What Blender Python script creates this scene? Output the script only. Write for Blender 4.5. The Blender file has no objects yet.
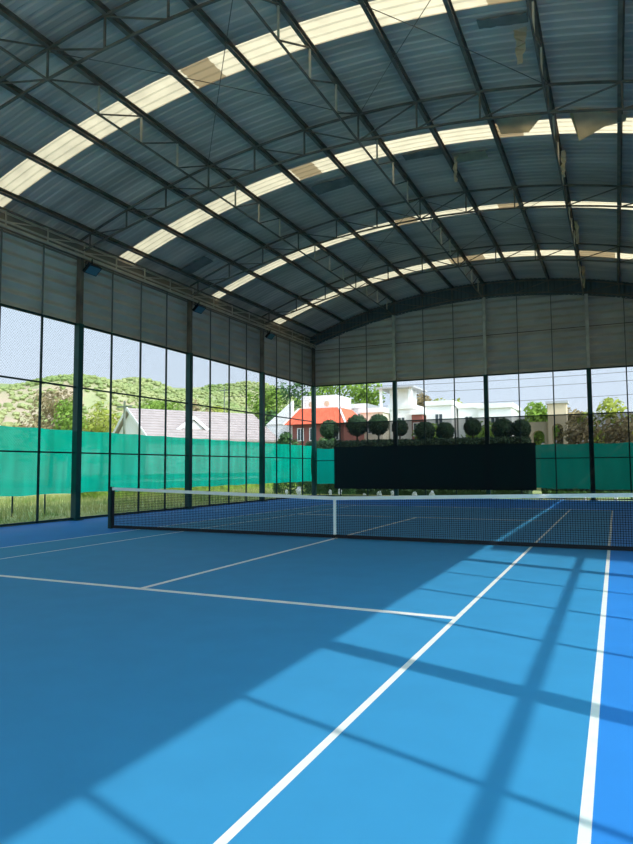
import bpy, math, random
from mathutils import Vector, Matrix
random.seed(7)
sc = bpy.context.scene
col = sc.collection

# ------------------------------------------------------------ camera
F = Vector((-0.42019155, 0.90465924, 0.07092752)); Rv = Vector((0.90675251, 0.42162262, -0.0058518)); U = Rv.cross(F)
cam = bpy.data.cameras.new('camera'); co = bpy.data.objects.new('camera', cam); col.objects.link(co)
M = Matrix((Rv, U, -F)).transposed().to_4x4(); M.translation = Vector((5.6595, -13.1167, 1.5522)); co.matrix_world = M
cam.sensor_fit = 'VERTICAL'; cam.sensor_height = 24; cam.lens = 642.9*24/844; cam.clip_end = 2000
sc.camera = co

# ------------------------------------------------------------ world, sun, exposure
SKY = 1.08
SUN = 3.15
GLOW = 4.1     # bright hazy sky around the sun
EXPOSURE = 0.0
w = bpy.data.worlds.new('sky'); sc.world = w; w.use_nodes = True
nt = w.node_tree; nt.nodes.clear()
tc = nt.nodes.new('ShaderNodeTexCoord'); sx = nt.nodes.new('ShaderNodeSeparateXYZ')
rp = nt.nodes.new('ShaderNodeValToRGB'); bg = nt.nodes.new('ShaderNodeBackground'); out = nt.nodes.new('ShaderNodeOutputWorld')
nt.links.new(tc.outputs['Generated'], sx.inputs[0]); nt.links.new(sx.outputs['Z'], rp.inputs[0])
nrm_ = nt.nodes.new('ShaderNodeVectorMath'); nrm_.operation = 'DOT_PRODUCT'
EL = math.radians(42.9); AZ = (0.950, -0.3125); nt.links.new(tc.outputs['Generated'], nrm_.inputs[0])
nrm_.inputs[1].default_value = (AZ[0]*math.cos(EL), AZ[1]*math.cos(EL), math.sin(EL))
glow = nt.nodes.new('ShaderNodeMapRange'); glow.inputs['From Min'].default_value = 0.15; glow.inputs['From Max'].default_value = 1.0
glow.inputs['To Min'].default_value = 1.0; glow.inputs['To Max'].default_value = GLOW; glow.interpolation_type = 'SMOOTHSTEP'
nt.links.new(nrm_.outputs['Value'], glow.inputs['Value']); vm = nt.nodes.new('ShaderNodeVectorMath'); vm.operation = 'SCALE'
nt.links.new(rp.outputs[0], vm.inputs[0]); nt.links.new(glow.outputs[0], vm.inputs['Scale']); nt.links.new(vm.outputs[0], bg.inputs[0])
nt.links.new(bg.outputs[0], out.inputs[0])
cr = rp.color_ramp
cr.elements[0].position = 0.0; cr.elements[0].color = (0.86, 0.90, 0.96, 1)
cr.elements[1].position = 1.0; cr.elements[1].color = (0.55, 0.70, 0.92, 1)
e = cr.elements.new(0.10); e.color = (0.68, 0.80, 0.94, 1)
e = cr.elements.new(0.35); e.color = (0.60, 0.76, 0.93, 1)
bg.inputs[1].default_value = SKY
sd = bpy.data.lights.new('sun', 'SUN'); sd.energy = SUN; sd.angle = math.radians(0.55); sd.color = (1.0, 0.93, 0.82)
so = bpy.data.objects.new('sun', sd); col.objects.link(so); so.location = (40, -20, 40)
EL = math.radians(42.9); dirv = Vector((0.950*math.cos(EL), -0.3125*math.cos(EL), math.sin(EL)))
so.rotation_euler = dirv.to_track_quat('Z', 'Y').to_euler()
vs = sc.view_settings; vs.view_transform = 'Standard'; vs.look = 'None'; vs.exposure = EXPOSURE; vs.gamma = 1; vs.use_curve_mapping = False
sc.cycles.max_bounces = 8; sc.cycles.diffuse_bounces = 5; sc.cycles.transparent_max_bounces = 24
sc.cycles.sample_clamp_indirect = 4

# ------------------------------------------------------------ helpers
def lin(c):
    return tuple(((x/255)/12.92 if x/255 <= 0.04045 else (((x/255)+0.055)/1.055)**2.4) for x in c)
def mat(name, rgb, rough=0.7, metal=0.0, var=0.0, scale=3.0, rgb2=None, trans=0.0, holes=0.0, bump=0.0, spec=0.3, stretch=None):
    m = bpy.data.materials.new(name); m.use_nodes = True; n = m.node_tree; n.nodes.clear()
    o = n.nodes.new('ShaderNodeOutputMaterial'); p = n.nodes.new('ShaderNodeBsdfPrincipled')
    p.inputs['Roughness'].default_value = rough; p.inputs['Metallic'].default_value = metal
    p.inputs['Specular IOR Level'].default_value = spec
    c1 = tuple(rgb) + (1,)
    p.inputs['Base Color'].default_value = c1
    csock = None; nz = None
    if var > 0 or rgb2 or bump:
        t = n.nodes.new('ShaderNodeTexCoord'); nz = n.nodes.new('ShaderNodeTexNoise'); nz.inputs['Scale'].default_value = scale
        nz.inputs['Detail'].default_value = 6
        if stretch:
            mp = n.nodes.new('ShaderNodeMapping'); mp.inputs['Scale'].default_value = stretch
            n.links.new(t.outputs['Object'], mp.inputs[0]); n.links.new(mp.outputs[0], nz.inputs['Vector'])
        else: n.links.new(t.outputs['Object'], nz.inputs['Vector'])
        r = n.nodes.new('ShaderNodeValToRGB'); n.links.new(nz.outputs['Fac'], r.inputs[0])
        r.color_ramp.elements[0].position = 0.35; r.color_ramp.elements[1].position = 0.65
        if rgb2: a, b = c1, tuple(rgb2) + (1,)
        else: a = tuple(x*(1-var) for x in rgb) + (1,); b = tuple(min(1, x*(1+var)) for x in rgb) + (1,)
        r.color_ramp.elements[0].color = a; r.color_ramp.elements[1].color = b
        csock = r.outputs[0]; n.links.new(csock, p.inputs['Base Color'])
        if bump:
            bp = n.nodes.new('ShaderNodeBump'); bp.inputs['Strength'].default_value = bump; bp.inputs['Distance'].default_value = 0.05
            n.links.new(nz.outputs['Fac'], bp.inputs['Height']); n.links.new(bp.outputs[0], p.inputs['Normal'])
    sh = p.outputs[0]
    if trans > 0:
        tr = n.nodes.new('ShaderNodeBsdfTranslucent'); tr.inputs[0].default_value = c1
        if csock: n.links.new(csock, tr.inputs[0])
        mx = n.nodes.new('ShaderNodeMixShader'); mx.inputs[0].default_value = trans
        n.links.new(sh, mx.inputs[1]); n.links.new(tr.outputs[0], mx.inputs[2]); sh = mx.outputs[0]
    if holes > 0:
        tp = n.nodes.new('ShaderNodeBsdfTransparent'); mx = n.nodes.new('ShaderNodeMixShader'); mx.inputs[0].default_value = holes
        n.links.new(sh, mx.inputs[1]); n.links.new(tp.outputs[0], mx.inputs[2]); sh = mx.outputs[0]
    n.links.new(sh, o.inputs[0])
    return m

class MB:
    def __init__(s): s.v = []; s.f = []; s.m = []; s.cur = 0
    def add(s, vs, fs):
        b = len(s.v); s.v += [tuple(v) for v in vs]; s.f += [tuple(i+b for i in f) for f in fs]; s.m += [s.cur]*len(fs); return s
    def box(s, a, b):
        x0, y0, z0 = a; x1, y1, z1 = b
        return s.add([(x0,y0,z0),(x1,y0,z0),(x1,y1,z0),(x0,y1,z0),(x0,y0,z1),(x1,y0,z1),(x1,y1,z1),(x0,y1,z1)],
            [(3,2,1,0),(4,5,6,7),(0,1,5,4),(1,2,6,5),(2,3,7,6),(3,0,4,7)])
    def bar(s, a, b, wd, h=None, up=(0,0,1)):
        a = Vector(a); b = Vector(b); d = (b-a).normalized(); u = Vector(up)
        if abs(d.dot(u)) > 0.99: u = Vector((0,1,0))
        x = d.cross(u).normalized()*wd/2; z = x.cross(d).normalized()*(h or wd)/2
        return s.add([a-x-z,a+x-z,a+x+z,a-x+z,b-x-z,b+x-z,b+x+z,b-x+z],
            [(3,2,1,0),(4,5,6,7),(0,1,5,4),(1,2,6,5),(2,3,7,6),(3,0,4,7)])
    def tube(s, pts, r, n=8, r2=None):
        pts = [Vector(p) for p in pts]; vs = []; fs = []
        for i, p in enumerate(pts):
            d = (pts[min(i+1, len(pts)-1)] - pts[max(i-1, 0)]).normalized()
            u = Vector((0,0,1)) if abs(d.z) < 0.9 else Vector((1,0,0))
            x = d.cross(u).normalized(); y = x.cross(d)
            rr = r if r2 is None else r + (r2-r)*i/(len(pts)-1)
            vs += [p + (x*math.cos(t) + y*math.sin(t))*rr for t in [2*math.pi*k/n for k in range(n)]]
        for i in range(len(pts)-1):
            for k in range(n): fs.append((i*n+k, i*n+(k+1)%n, (i+1)*n+(k+1)%n, (i+1)*n+k))
        fs.append(tuple(range(n-1,-1,-1))); fs.append(tuple((len(pts)-1)*n+k for k in range(n)))
        return s.add(vs, fs)
    def prism(s, poly, a, ax):   # poly of 3D points, extruded by vector a
        n = len(poly); a = Vector(a); vs = [Vector(p) for p in poly] + [Vector(p)+a for p in poly]
        return s.add(vs, [tuple(range(n-1,-1,-1)), tuple(range(n, 2*n))] + [(i,(i+1)%n,(i+1)%n+n,i+n) for i in range(n)])
    def blob(s, c, r, seg=10, ring=7, jit=0.0, rnd=random):
        cx, cy, cz = c; rx, ry, rz = r if isinstance(r, tuple) else (r, r, r); vs = []; fs = []
        for i in range(ring+1):
            th = math.pi*i/ring
            for k in range(seg):
                ph = 2*math.pi*k/seg; q = 1 + (rnd.uniform(-jit, jit) if 0 < i < ring else 0)
                vs.append((cx+rx*q*math.sin(th)*math.cos(ph), cy+ry*q*math.sin(th)*math.sin(ph), cz+rz*q*math.cos(th)))
        for i in range(ring):
            for k in range(seg): fs.append((i*seg+k, (i+1)*seg+k, (i+1)*seg+(k+1)%seg, i*seg+(k+1)%seg))
        return s.add(vs, fs)
    def build(s, name, m, parent=None, smooth=False, loc=None):
        me = bpy.data.meshes.new(name); me.from_pydata(s.v, [], s.f)
        for x in (m if isinstance(m, (list, tuple)) else [m]): me.materials.append(x)
        for i, p in enumerate(me.polygons): p.material_index = s.m[i]; p.use_smooth = smooth
        me.update(); o = bpy.data.objects.new(name, me); col.objects.link(o)
        if parent: o.parent = parent; o.matrix_parent_inverse = Matrix.Translation(-parent.location)
        return o
def tag(o, label=None, cat=None, group=None, kind=None):
    if label: o['label'] = label
    if cat: o['category'] = cat
    if group: o['group'] = group
    if kind: o['kind'] = kind
    return o
def empty(name, loc, label, cat, group=None):
    o = bpy.data.objects.new(name, None); o.location = loc; o.empty_display_size = .2; col.objects.link(o)
    return tag(o, label, cat, group)
def struct(o): o['kind'] = 'structure'; return o
def copy_tree(o, loc=None, rotz=0):
    c = o.copy(); col.objects.link(c)
    if loc is not None: c.location = loc; c.rotation_euler = (0, 0, rotz)
    for ch in list(o.children):
        d = ch.copy(); col.objects.link(d); d.parent = c
        for g in ch.children:
            h = g.copy(); col.objects.link(h); h.parent = d
    return c
ORD = ['', 'first', 'second', 'third', 'fourth', 'fifth', 'sixth', 'seventh', 'eighth']

# ------------------------------------------------------------ dimensions
XW = 9.35; YF = 18.85; BAY = 5.717; ZO = 6.06          # side walls, far wall, column bay, top of the openings
YC = [YF - BAY*k for k in range(8)]                     # column rows: 18.85, 13.13, 7.42, 1.70, -4.02, -9.74, -15.45, -21.17
YN = YC[-1]; RR = 25.0; ZC = 10.70; RB = 28.1; ZB = 9.94
def roofz(x): return ZC - RR + math.sqrt(RR*RR - x*x)
def botz(x): return ZB - RB + math.sqrt(RB*RB - x*x)
def arc(a): t = a/RR; return RR*math.sin(t), ZC - RR + RR*math.cos(t), t

# ------------------------------------------------------------ materials
m_court = mat('court_acrylic_mid_blue', (0.046, 0.305, 0.61), 0.6, var=0.025, scale=2.2, spec=0.15)
m_outer = mat('court_acrylic_bright_blue', (0.034, 0.255, 0.74), 0.6, var=0.04, scale=1.0, spec=0.15)
m_line = mat('court_line_white', (0.90, 0.90, 0.90), 0.6, var=0.04, scale=8)
m_roof = mat('dark_roof_sheet', (0.60, 0.46, 0.37), 0.6, metal=0.0, var=0.22, scale=0.9, stretch=(0.25, 1.5, 0.25))
m_sky = mat('translucent_roof_sheet', (0.80, 0.72, 0.56), 0.5, var=0.05, scale=2, trans=0.86)
m_skytan = mat('aged_translucent_sheet', (0.58, 0.48, 0.33), 0.6, trans=0.75)
m_purlin = mat('galvanised_purlin', (0.22, 0.17, 0.13), 0.6, metal=0.3, var=0.25, scale=3)
m_truss = mat('painted_truss_steel', (0.20, 0.155, 0.12), 0.6, metal=0.2, var=0.3, scale=2)
m_pale = mat('pale_sunlit_steel', (0.62, 0.52, 0.40), 0.6, metal=0.2, var=0.15, scale=2)
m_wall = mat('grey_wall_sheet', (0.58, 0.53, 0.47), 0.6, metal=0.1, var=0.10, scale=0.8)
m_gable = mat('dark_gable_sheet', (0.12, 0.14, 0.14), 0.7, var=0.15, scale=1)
m_green_col = mat('dark_green_paint', (0.004, 0.055, 0.05), 0.45, var=0.15, scale=3)
m_grey_col = mat('grey_primer_column', (0.55, 0.52, 0.46), 0.6, metal=0.2, var=0.15, scale=3)
m_batten = mat('dark_grey_batten', (0.17, 0.17, 0.15), 0.6)
m_mull = mat('dark_green_tube', (0.004, 0.03, 0.03), 0.5)
m_wire = mat('green_chain_wire', (0.05, 0.12, 0.11), 0.6)
m_shade = mat('green_shade_cloth', (0.0, 0.88, 0.62), 1.0, var=0.16, scale=1.3, trans=0.85, holes=0.05, spec=0.0, stretch=(2.2, 2.2, .35))
m_shade2 = mat('deep_green_shade_cloth', (0.0, 0.46, 0.35), 1.0, var=0.10, scale=1.6, trans=0.8, holes=0.05, spec=0.0, stretch=(1.5, 1.5, .4))
m_black = mat('black_shade_cloth', (0.03, 0.032, 0.03), 0.9, holes=0.27)
m_black2 = mat('shadow_overlay', (0.008, 0.014, 0.018), 0.9, holes=0.03)  # extra black sheet standing in for the shadow on part of the net
m_board = mat('shading_board_sheet', (0.30, 0.38, 0.34), 0.7, var=0.1, scale=1)
m_netblack = mat('net_cord_black', (0.012, 0.014, 0.02), 0.8)
m_netwhite = mat('net_headband_white', (0.85, 0.84, 0.80), 0.7, var=0.03, scale=5)
m_post = mat('net_post_green', (0.005, 0.03, 0.028), 0.4)
m_black_plastic = mat('floodlight_housing', (0.012, 0.014, 0.015), 0.4)
m_glass = mat('floodlight_glass', (0.10, 0.20, 0.22), 0.15, spec=0.6)
m_cloth = mat('torn_pale_sheet', (0.72, 0.64, 0.48), 0.8, var=0.10, scale=3, trans=0.6)
m_patch = mat('dark_patch_sheet', (0.22, 0.19, 0.16), 0.8, var=0.2, scale=3)
m_grass = mat('dry_grass', (0.36, 0.36, 0.13), 0.95, rgb2=(0.16, 0.25, 0.06), scale=0.35, bump=0.6)
m_concrete = mat('weathered_concrete', (0.22, 0.23, 0.19), 0.9, rgb2=(0.12, 0.15, 0.09), scale=1.5)
m_pave = mat('pale_bounce_paving', (0.64, 0.60, 0.52), 0.9, var=0.1, scale=0.6)

# ------------------------------------------------------------ floor: acrylic court with its painted lines
def floor():
    L = 0.052; DX = 5.51
    xs = sorted({-XW-0.12, -DX, -DX+L, -4.115-L/2, -4.115+L/2, -.045, .045, 4.115-L/2, 4.115+L/2, DX-L, DX, XW+0.12})
    ys = sorted({YN-0.3, -11.885, -11.885+.1, -6.4-.055, -6.4+.055, -11.785+.1, 11.785-.1, 6.4-.055, 6.4+.055, 11.785, 11.885, YF+0.12})
    b = MB()
    for i in range(len(xs)-1):
        for j in range(len(ys)-1):
            x = (xs[i]+xs[i+1])/2; y = (ys[j]+ys[j+1])/2; c = 1
            ax, ay = abs(x), abs(y)
            if ax < DX and ay < 11.885:
                c = 0
                if ax > DX-L or abs(ax-4.115) < L/2 or ay > 11.785: c = 2
                elif abs(ay-6.4) < .055 and ax < 4.115: c = 2
                elif ax < .045 and (ay < 6.4 or ay > 11.685): c = 2
            b.cur = c
            b.add([(xs[i],ys[j],0),(xs[i+1],ys[j],0),(xs[i+1],ys[j+1],0),(xs[i],ys[j+1],0)], [(0,1,2,3)])
    struct(b.build('floor', [m_court, m_outer, m_line]))
    s = MB(); s.box((-XW-0.12, YN-0.3, -0.14), (XW+0.12, YF+0.12, -0.004)); struct(s.build('trim_slab_edge', m_concrete))
floor()
g = MB(); g.add([(-400,-120,-0.15),(300,-120,-0.15),(300,500,-0.15),(-400,500,-0.15)], [(0,1,2,3)]); struct(g.build('ground_grass', m_grass))
k = MB(); k.box((-10.9, -30, -0.15), (-9.48, 22, -0.06)); k.box((-9.56, -22, -0.1), (-9.46, 18.9, 0.06)); struct(k.build('trim_kerb', m_concrete))
k = MB(); k.box((9.6, -40, -0.15), (40, 60, -0.08)); struct(k.build('ground_bounce_paving', m_pave))  # unseen ground, kept pale to bounce warm light up under the roof

# ------------------------------------------------------------ roof
STRIPS = [(-17.4,-16.6), (-12.1,-11.3), (-6.95,-6.15), (-1.77,-0.98), (3.64,4.43), (9.21,9.76), (14.56,15.34)]
AEND = 10.45; RY0, RY1 = YN-0.6, YF+0.35
arcs = [AEND*(-1 + 2*i/28) for i in range(29)]
def sheet(y0, y1, name, mats, tan=None):
    P = 0.24; prof = []; y = y0; k0 = math.ceil(y0/P)
    pts = [(y0, 0)]
    k = math.floor(y0/P)
    while k*P < y1:
        for dy, h in ((0, 0), (0.13, 0), (0.16, 0.026), (0.21, 0.026)):
            yy = k*P + dy
            if y0 < yy < y1: pts.append((yy, h))
        k += 1
    pts.append((y1, 0))
    b = MB(); vs = []; th = 0.012
    for a in arcs:
        x, z, t = arc(a)
        for (yy, h) in pts: vs.append((x + math.sin(t)*(h+0.02), yy, z + math.cos(t)*(h+0.02)))
    n = len(pts); base = len(b.v); b.v += vs
    for i in range(len(arcs)-1):
        am = (arcs[i]+arcs[i+1])/2
        for j in range(n-1):
            b.f.append((i*n+j, i*n+j+1, (i+1)*n+j+1, (i+1)*n+j)); b.m.append(1 if tan and any(p <= am <= q for p, q in tan) else 0)
    o = b.build(name, mats); struct(o)
    md = o.modifiers.new('thickness', 'SOLIDIFY'); md.thickness = 0.006
    return o
edges = [RY0] + [v for s in STRIPS for v in s] + [RY1]
first = True
for i in range(0, len(edges), 2):
    sheet(edges[i], edges[i+1], 'ceiling', [m_roof])
tans = {3: [(-3.1, -2.0), (4.0, 5.2)], 4: [(-3.2, -2.0), (2.9, 3.9)], 5: [(-1.6, -0.6), (2.0, 2.8)], 6: [(4.8, 6.0), (-.4, .4)]}
for i, (a, b_) in enumerate(STRIPS):
    o = sheet(a, b_, 'window_%d' % (i+1), [m_sky, m_skytan], tans.get(i))

# purlins, C section, along the hall
NP = 6
names = {0: 'steel roof purlin running along the ridge of the hall'}
for j in range(1, NP+1):
    names[-j] = 'steel roof purlin, %s to the left of the ridge purlin' % ORD[j]
    names[j] = 'steel roof purlin, %s to the right of the ridge purlin' % ORD[j]
for j in range(-NP, NP+1):
    x, z, t = arc(1.53*j)
    nrm = Vector((math.sin(t), 0, math.cos(t))); tg = Vector((math.cos(t), 0, -math.sin(t)))
    c = Vector((x, 0, z)); sgn = 1
    prof = [(-.045,0),(.045,0),(.045,-.025),(.038,-.025),(.038,-.007),(-.038,-.007),(-.038,-.153),(.038,-.153),(.038,-.135),(.045,-.135),(.045,-.16),(-.045,-.16)]
    poly = [tuple(c + tg*a*sgn + nrm*h + Vector((0, RY0+0.1, 0))) for a, h in prof]
    b = MB(); b.prism(poly, (0, RY1-RY0-0.2, 0), 1)
    o = b.build('roof_purlin', m_purlin); tag(o, names[j], 'purlin', 'roof purlins')

# arched trusses across the hall
def truss(y, label, drop=0.1):
    botz = lambda x: globals()['botz'](x) - drop*min(1, (XW-abs(x))/2)
    e = empty('arched_truss', (0, y, 0), label, 'roof truss', 'arched roof trusses')
    n = 24; ps = [XW*(-1+2*i/n) for i in range(n+1)]
    t = MB(); bt = MB()
    for i in range(n):
        a, c = ps[i], ps[i+1]
        t.bar((a, y, roofz(a)-0.16), (c, y, roofz(c)-0.16), 0.05, 0.05)
        bt.bar((a, y, botz(a)), (c, y, botz(c)), 0.045, 0.045)
    t.build('top_chord', m_truss, e); bt.build('bottom_chord', m_truss, e)
    nodes = [arc(1.53*j)[0] for j in range(-NP, NP+1)]
    for x in nodes:
        s = MB(); s.bar((x, y, roofz(x)-0.17), (x, y, botz(x)), 0.038); s.build('strut', m_truss, e)
    for j in range(len(nodes)-1):
        a, c = nodes[j], nodes[j+1]
        if a < -0.1: p, q = (a, y, roofz(a)-0.18), (c, y, botz(c))
        else: p, q = (a, y, botz(a)), (c, y, roofz(c)-0.18)
        s = MB(); s.bar(p, q, 0.03); s.build('diagonal_brace', m_truss, e)
tl = ['arched steel truss flush against the far gable wall', 'arched steel truss nearest to the far gable one', 'arched steel truss over the third floor-to-eave column from the camera',
      'arched steel truss just beyond the net, over the left floodlit column', 'arched steel truss over the near service box, topmost in view',
      'arched steel truss right above the camera baseline', 'arched steel truss behind the camera', 'arched steel truss at the open near gable']
for y, l in zip(YC, tl):
    if y > -12: truss(y - (0.22 if y == YC[0] else 0), l, 0 if y == YC[0] else .1)
    elif y < -20: truss(y, l)

# longitudinal staggered trusses
for jx, lab in ((-3, 'lengthwise stepped bracing truss hanging left of the ridge'), (0, 'lengthwise stepped bracing truss hanging under the ridge purlin'), (3, 'lengthwise stepped bracing truss hanging right of the ridge')):
    x = arc(1.53*jx)[0]; zt = roofz(x)-0.13; zb = botz(x)-.1
    e = empty('bracing_truss', (x, 0, 0), lab, 'roof truss', 'lengthwise bracing trusses')
    s = MB(); s.bar((x, -9.74, zb), (x, YF-0.25, zb), 0.04); s.build('bottom_chord', m_truss, e)
    n = 20; st = BAY/4
    for i in range(n+1):
        y = YF - st*i
        if i == 0: y -= 0.25
        if i % 4:
            s = MB(); s.bar((x, y, zt), (x, y, zb), 0.038); s.build('strut', m_pale, e)  # struts coloured pale for the sunlight falling from the roof strips
        if i < n:
            s = MB(); s.bar((x, YF-st*(i+1), zb), (x, y, zt), 0.032); s.build('diagonal_brace', m_truss, e)

# tie-rod crosses under the sheets
for (ya, yb), nm in (((YC[4], YC[3]), 'near bay'), ((YC[2], YC[1]), 'far bay'),):
    for xa, xb, sd_ in ((-4.6, 0.0, 'left of the ridge'), (0.0, 4.6, 'right of the ridge')):
        e = empty('tie_rod_cross', ((xa+xb)/2, (ya+yb)/2, 9.5), 'thin crossed tie rods under the roof, %s, %s' % (nm, sd_), 'bracing', 'roof tie rods')
        for p, q in (((xa, ya), (xb, yb)), ((xa, yb), (xb, ya))):
            s = MB(); n = 6; pts = []
            for i in range(n+1):
                x = p[0]+(q[0]-p[0])*i/n; y = p[1]+(q[1]-p[1])*i/n; pts.append((x, y, roofz(x)-0.2 - 0.05*math.sin(math.pi*i/n)))
            s.tube(pts, 0.009, 6); s.build('tie_rod', m_truss, e)

# ------------------------------------------------------------ eave beams
for sgn, sd_ in ((-1, 'left'), (1, 'right')):
    e = empty('eave_lattice_beam', (sgn*9.25, 0, 8.2), 'long pale lattice beam along the top of the %s wall' % sd_, 'beam', 'eave beams')
    x = sgn*9.2
    for zz, ww in ((8.16, 0.07), (8.30, 0.05), (8.62, 0.05)):
        s = MB(); s.bar((x, YN, zz), (x, YF-0.05, zz), ww); s.build('rail', m_pale if zz < 8.5 else m_truss, e)
    y = YN; i = 0
    while y < YF-1:
        s = MB(); s.bar((x, y, 8.30), (x, min(y+BAY/4, YF-.1), 8.60), 0.03); s.build('lattice_bar', m_pale, e)
        s = MB(); s.bar((x, y, 8.2), (x, y, 8.62), 0.035); s.build('lattice_post', m_pale, e)
        y += BAY/4
    for a in (9.85,):
        px, pz, t = arc(sgn*a)
        s = MB(); s.bar((px, RY0+.1, pz-0.05), (px, RY1-.1, pz-0.05), 0.05, 0.09); s.build('outer_rail', m_pale, e)
    for y in YC:
        s = MB(); s.bar((x, min(y, YF-.2), 8.2), (arc(sgn*10.2)[0], min(y, YF-.2), arc(10.2)[1]-0.05), 0.04); s.build('bracket', m_pale, e)

# ------------------------------------------------------------ upper walls: horizontally ribbed sheets
def ribs(z0, z1, pitch=0.355, depth=0.13):
    out_ = [(z0, 0)]; k = 0
    while True:
        zb_ = z0 + k*pitch
        for dz, d in ((0.0, 0), (0.04, 0.0), (0.17, depth), (0.20, depth)):
            z = zb_ + dz
            if z >= z1: out_.append((z1, d)); return out_
            if z > out_[-1][0]: out_.append((z, d))
        k += 1
def side_wall(sgn, name):
    rows = ribs(ZO, 8.15); b = MB(); y0, y1 = YN-0.1, YF
    vs = []
    for (z, d) in rows: vs += [(sgn*(XW+0.08+d), y0, z), (sgn*(XW+0.08+d), y1+.2, z)]
    b.add(vs, [(2*i, 2*i+1, 2*i+3, 2*i+2) for i in range(len(rows)-1)])
    o = b.build(name, m_wall); struct(o); md = o.modifiers.new('thickness', 'SOLIDIFY'); md.thickness = 0.008
    s = MB(); s.bar((sgn*(XW+.06), y0, ZO-0.02), (sgn*(XW+.06), y1, ZO-0.02), 0.06, 0.07); struct(s.build('trim_%s_sill' % name.split('_')[1], m_mull))
side_wall(-1, 'wall_left'); side_wall(1, 'wall_right')
m_eave_fill = mat('brown_eave_fill', (0.34, 0.25, 0.17), 0.8, rgb2=(0.22, 0.19, 0.16), scale=1.2)  # added eave fill; its brown stands in for the lit roof underside
for sgn, nm in ((-1, 'trim_left_eave_fill'), (1, 'trim_right_eave_fill')):
    b = MB(); x0, x1 = sorted((sgn*(XW+.24), sgn*(XW+.25))); b.box((x0, YN-.1, 8.08), (x1, YF+.2, 8.82))
    x0, x1 = sorted((sgn*(XW+.08), sgn*(XW+.25))); b.box((x0, YN-.1, 8.10), (x1, YF+.2, 8.14)); struct(b.build(nm, m_eave_fill))
def end_wall(y, sgn, name, gname):
    rows = ribs(ZO, 9.98); b = MB(); n = 36; xs = [-XW-0.24 + (2*XW+0.48)*i/n for i in range(n+1)]
    for i in range(n):
        for r in range(len(rows)-1):
            q = []
            for x, (z, d) in ((xs[i], rows[r]), (xs[i+1], rows[r]), (xs[i+1], rows[r+1]), (xs[i], rows[r+1])):
                q.append((x, y + sgn*(0.10+d), min(z, botz(max(-XW, min(XW, x))))))
            if max(v[2] for v in q) - min(v[2] for v in q) > 0.001: b.add(q, [(0,1,2,3)])
    o = b.build(name, m_wall); struct(o)
    # vertical ribbed gable strip between the wall top and the roof
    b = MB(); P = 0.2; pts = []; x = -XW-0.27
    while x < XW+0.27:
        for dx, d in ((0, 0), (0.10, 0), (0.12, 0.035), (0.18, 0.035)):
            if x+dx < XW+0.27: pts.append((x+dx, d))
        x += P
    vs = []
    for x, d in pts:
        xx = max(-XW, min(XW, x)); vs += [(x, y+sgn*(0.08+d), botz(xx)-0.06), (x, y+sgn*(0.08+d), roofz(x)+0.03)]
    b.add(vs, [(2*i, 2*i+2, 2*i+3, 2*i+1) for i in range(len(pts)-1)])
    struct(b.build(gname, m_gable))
    s = MB(); s.bar((-XW, y+sgn*.06, ZO-0.02), (XW, y+sgn*.06, ZO-0.02), 0.06, 0.07); struct(s.build('trim_%s_sill' % name.split('_')[1], m_mull))
end_wall(YF, 1, 'wall_far', 'wall_far_gable'); end_wall(YN, -1, 'wall_near', 'wall_near_gable')
b = MB()   # seams on the far wall and battens
b.bar((-XW, YF+0.02, 8.02), (XW, YF+0.02, 8.02), 0.03, 0.035); struct(b.build('trim_far_girt', m_truss))

# ------------------------------------------------------------ columns
def column(x, y, label, zt, upmat, wl=0.20, wu=0.15):
    e = empty('steel_column', (x, y, 0), label, 'column', 'hall columns')
    s = MB(); s.box((x-wl/2, y-wl/2, 0.02), (x+wl/2, y+wl/2, ZO)); s.build('lower_shaft', m_green_col, e)
    s = MB(); s.box((x-wu/2, y-wu/2, ZO), (x+wu/2, y+wu/2, zt)); s.build('upper_shaft', upmat, e)
    s = MB(); s.box((x-.17, y-.17, 0.0), (x+.17, y+.17, 0.02))
    s.build('base_plate', m_green_col, e)
ll = ['green steel column in the far left corner of the hall', 'left wall green column nearest the far corner', 'middle green column of the left wall, in front of the beige roof',
      'left wall green column nearest the camera, beside the net post', 'left wall green column just beyond the left edge of the picture']
for y, l in zip(YC[:5], ll): column(-XW, min(y, YF-.0), l, 8.2, m_truss)
for x, l in ((-4.67, 'far wall green column left of centre, in front of white houses'), (0, 'far wall green column at the centre of the gable'), (4.67, 'far wall green column right of centre')):
    column(x, YF, l, botz(x)-0.02, m_grey_col)
for i, y in enumerate(YC): column(XW, y - (.08 if i else 0), 'right wall green column, %s from the far corner' % ORD[i+1], 8.2, m_grey_col)

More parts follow.
